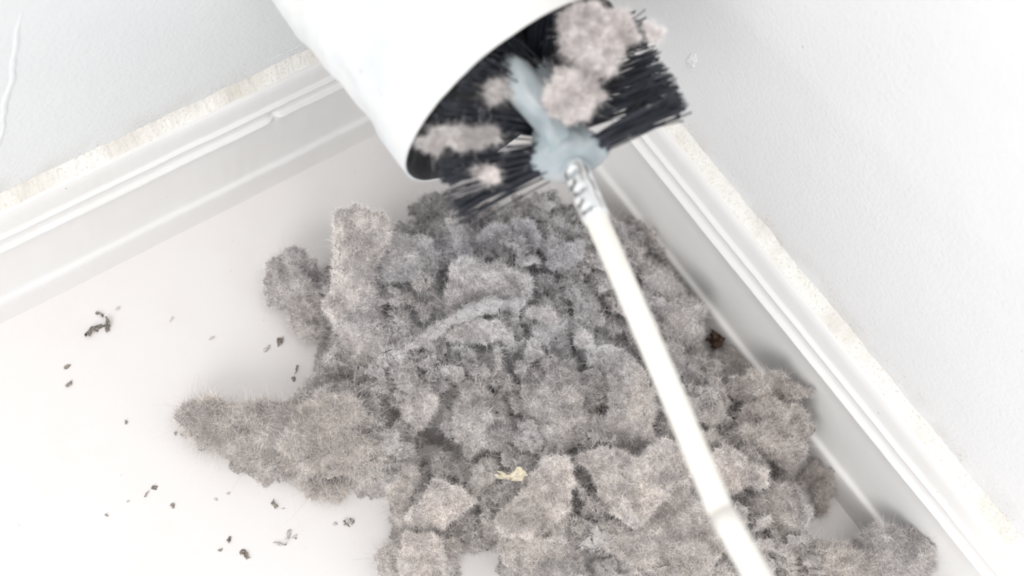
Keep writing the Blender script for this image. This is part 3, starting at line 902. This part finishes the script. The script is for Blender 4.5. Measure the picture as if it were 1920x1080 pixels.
clump('tiny pale lint ball on the lower bristles, left one', 888, 322, 24, 18, 0, 'blob', 'lint_pink', world=pixdepth(888, 322, .570), lift=0, ppm=4600., clamp=False, group=G2)
clump('tiny pale lint ball on the lower bristles, right one', 922, 326, 19, 18, 0, 'blob', 'lint_pink', world=pixdepth(920, 326, .570), lift=0, ppm=4600., clamp=False, group=G2)
clump('grey fluff on the bristle ends at the top right', 1222, 62, 34, 16, 20, 'blob', 'lint_pink', world=pixdepth(1222, 52, .575), lift=0, ppm=4600., clamp=False, group=G2, amp=.5)

# ------------------------------------------------------------------ scraps on the heap and crumbs on the floor
p = on_pile(1332, 632) + VIEW * .012
v, f = blob(31, .010, .008, .005, .9, 40, 20)
o = mesh_obj('brown_scrap', v, f, M['brown']); o.location = p
tag(o, 'dark brown scrap on the lint beside the right baseboard', 'scrap')
sl, ff = flake(41, .0145, .0042, .2, .08, .6, .15, 12, 44)
Bv = np.stack([RM[0], -RM[1], -RM[2]], 1)
o = mesh_obj('straw_chip', sl @ Bv.T, ff, M['straw']); o.location = on_pile(962, 881) + VIEW * .016
tag(o, 'pale straw coloured chip lying on the lint below the centre', 'chip')

CR = 'crumbs on the white floor'


def crumb(label, u, v, wpx, hpx, ang, mat='crumb', arms=None, name='lint_crumb'):
    p = pix(u, v); seed = int(u + 7 * v); ps_ = []
    k = 1 / 4100.
    def one(du, dv, w_, h_, a_, sd):
        V, F = blob(sd, w_ * k, h_ * k, min(w_, h_) * k * .7, .7, 22, 12)
        V = V * 1.0
        c = pix(u + du, v + dv) - p
        e = pix(u + 10, v) - p; b = math.atan2(e[1], e[0]) + math.radians(a_)
        cs, sn = math.cos(b), math.sin(b)
        V = V @ np.array([[cs, -sn, 0], [sn, cs, 0], [0, 0, 1.]]).T
        V[:, 2] *= .5 if min(w_, h_) > 6 else .7
        V = V + c; V[:, 2] -= V[:, 2].min(); return V, F
    for j, a in enumerate(arms or [(0, 0, wpx, hpx, ang)]): ps_.append(one(*a, seed + j))
    V, F = join(ps_)
    o = mesh_obj(name, V, F, M[mat]); o.location = p
    return tag(o, label, 'crumb', CR)


crumb('three-armed dark lint crumb nearest the left baseboard', 192, 605, 0, 0, 0, arms=[(-3, -15, 9, 22, 15), (8, 3, 14, 24, -8), (-13, 16, 34, 8, 25), (8, 12, 10, 12, 0)])
crumb('faint tiny crumb right of the three-armed crumb', 222, 578, 7, 6, 20, 'crumb_pale')
crumb('small crumb on bare floor between the three-armed crumb and the heap', 321, 596, 7, 11, -20, 'crumb_pale')
crumb('small blurred crumb left of the pair near the heap', 397, 638, 7, 12, -10, 'crumb_pale')
crumb('left, slanting crumb of the pair beside the heap', 498, 651, 8, 17, -30, 'crumb_pale')
crumb('right, darker crumb of the pair beside the heap', 521, 642, 16, 14, 30)
crumb('dark crumb at the left below the baseboard', 124, 687, 9, 12, 0)
crumb('thin crumb just under the dark crumb at the left', 130, 723, 6, 10, -30)
crumb('tiny dark crumb alone in the middle of the bare floor', 237, 790, 6, 6, 0)
crumb('narrow crumb just left of the tail tip', 332, 815, 6, 15, -15)
crumb('upper dark crumb of the slanting pair on the bare floor', 290, 912, 13, 9, 10)
crumb('lower crumb of the slanting pair on the bare floor', 274, 927, 12, 6, 30)
crumb('dark crumb right of the slanting pair', 325, 947, 9, 10, 0)
crumb('brown crumb below and left of the slanting pair', 201, 967, 8, 6, 0)
crumb('faint crumb above the brown crumb', 241, 941, 8, 4, 0, 'crumb_pale')
crumb('faint crumb just above the dotted floor right of the pair', 405, 939, 6, 5, 0, 'crumb_pale')
crumb('tiny brown fleck beneath the tail', 428, 925, 7, 4, 0, 'crumb_pale')
crumb('plump oval dark crumb near the lower edge', 428, 1013, 9, 17, 0, arms=[(0, 0, 9, 18, 0), (-10, 14, 14, 4, 30)])
crumb('brownish crumb right of the plump oval crumb', 459, 1042, 18, 9, -35)
crumb('dark crumb below the tail of lint', 514, 945, 9, 17, 10)
crumb('small fleck at the right of the crumb below the tail', 531, 956, 7, 5, 0, 'crumb_pale')
crumb('thin pale wisp of fluff on the floor under the tail', 540, 1008, 0, 0, 0, 'crumb_pale', arms=[(-2, -8, 8, 18, 0), (-12, 12, 26, 4, 20), (10, 0, 14, 5, 30)])
crumb('pale wisp on the floor left of the lower left lint', 651, 980, 34, 10, 8, 'crumb_pale', arms=[(0, 0, 30, 9, 8), (-22, 4, 14, 4, 0)])
crumb('dark crumb touching the heap above the tail', 556, 690, 7, 18, -40)
crumb('small crumb under the one touching the heap', 549, 712, 8, 8, 0)
crumb('dark speck below the pale wisp of fluff', 557, 1010, 4, 4, 0)
o = mesh_obj('speck', *(lambda V: (V[0], V[1]))(blob(61, .0009, .0008, .0006, .5, 16, 9)), M['brown'])
o.location = pixwall(1841, 974, 0, -.006) + np.array([0, 0, .0002]); tag(o, 'tiny dark speck on the top edge of the right baseboard', 'speck')
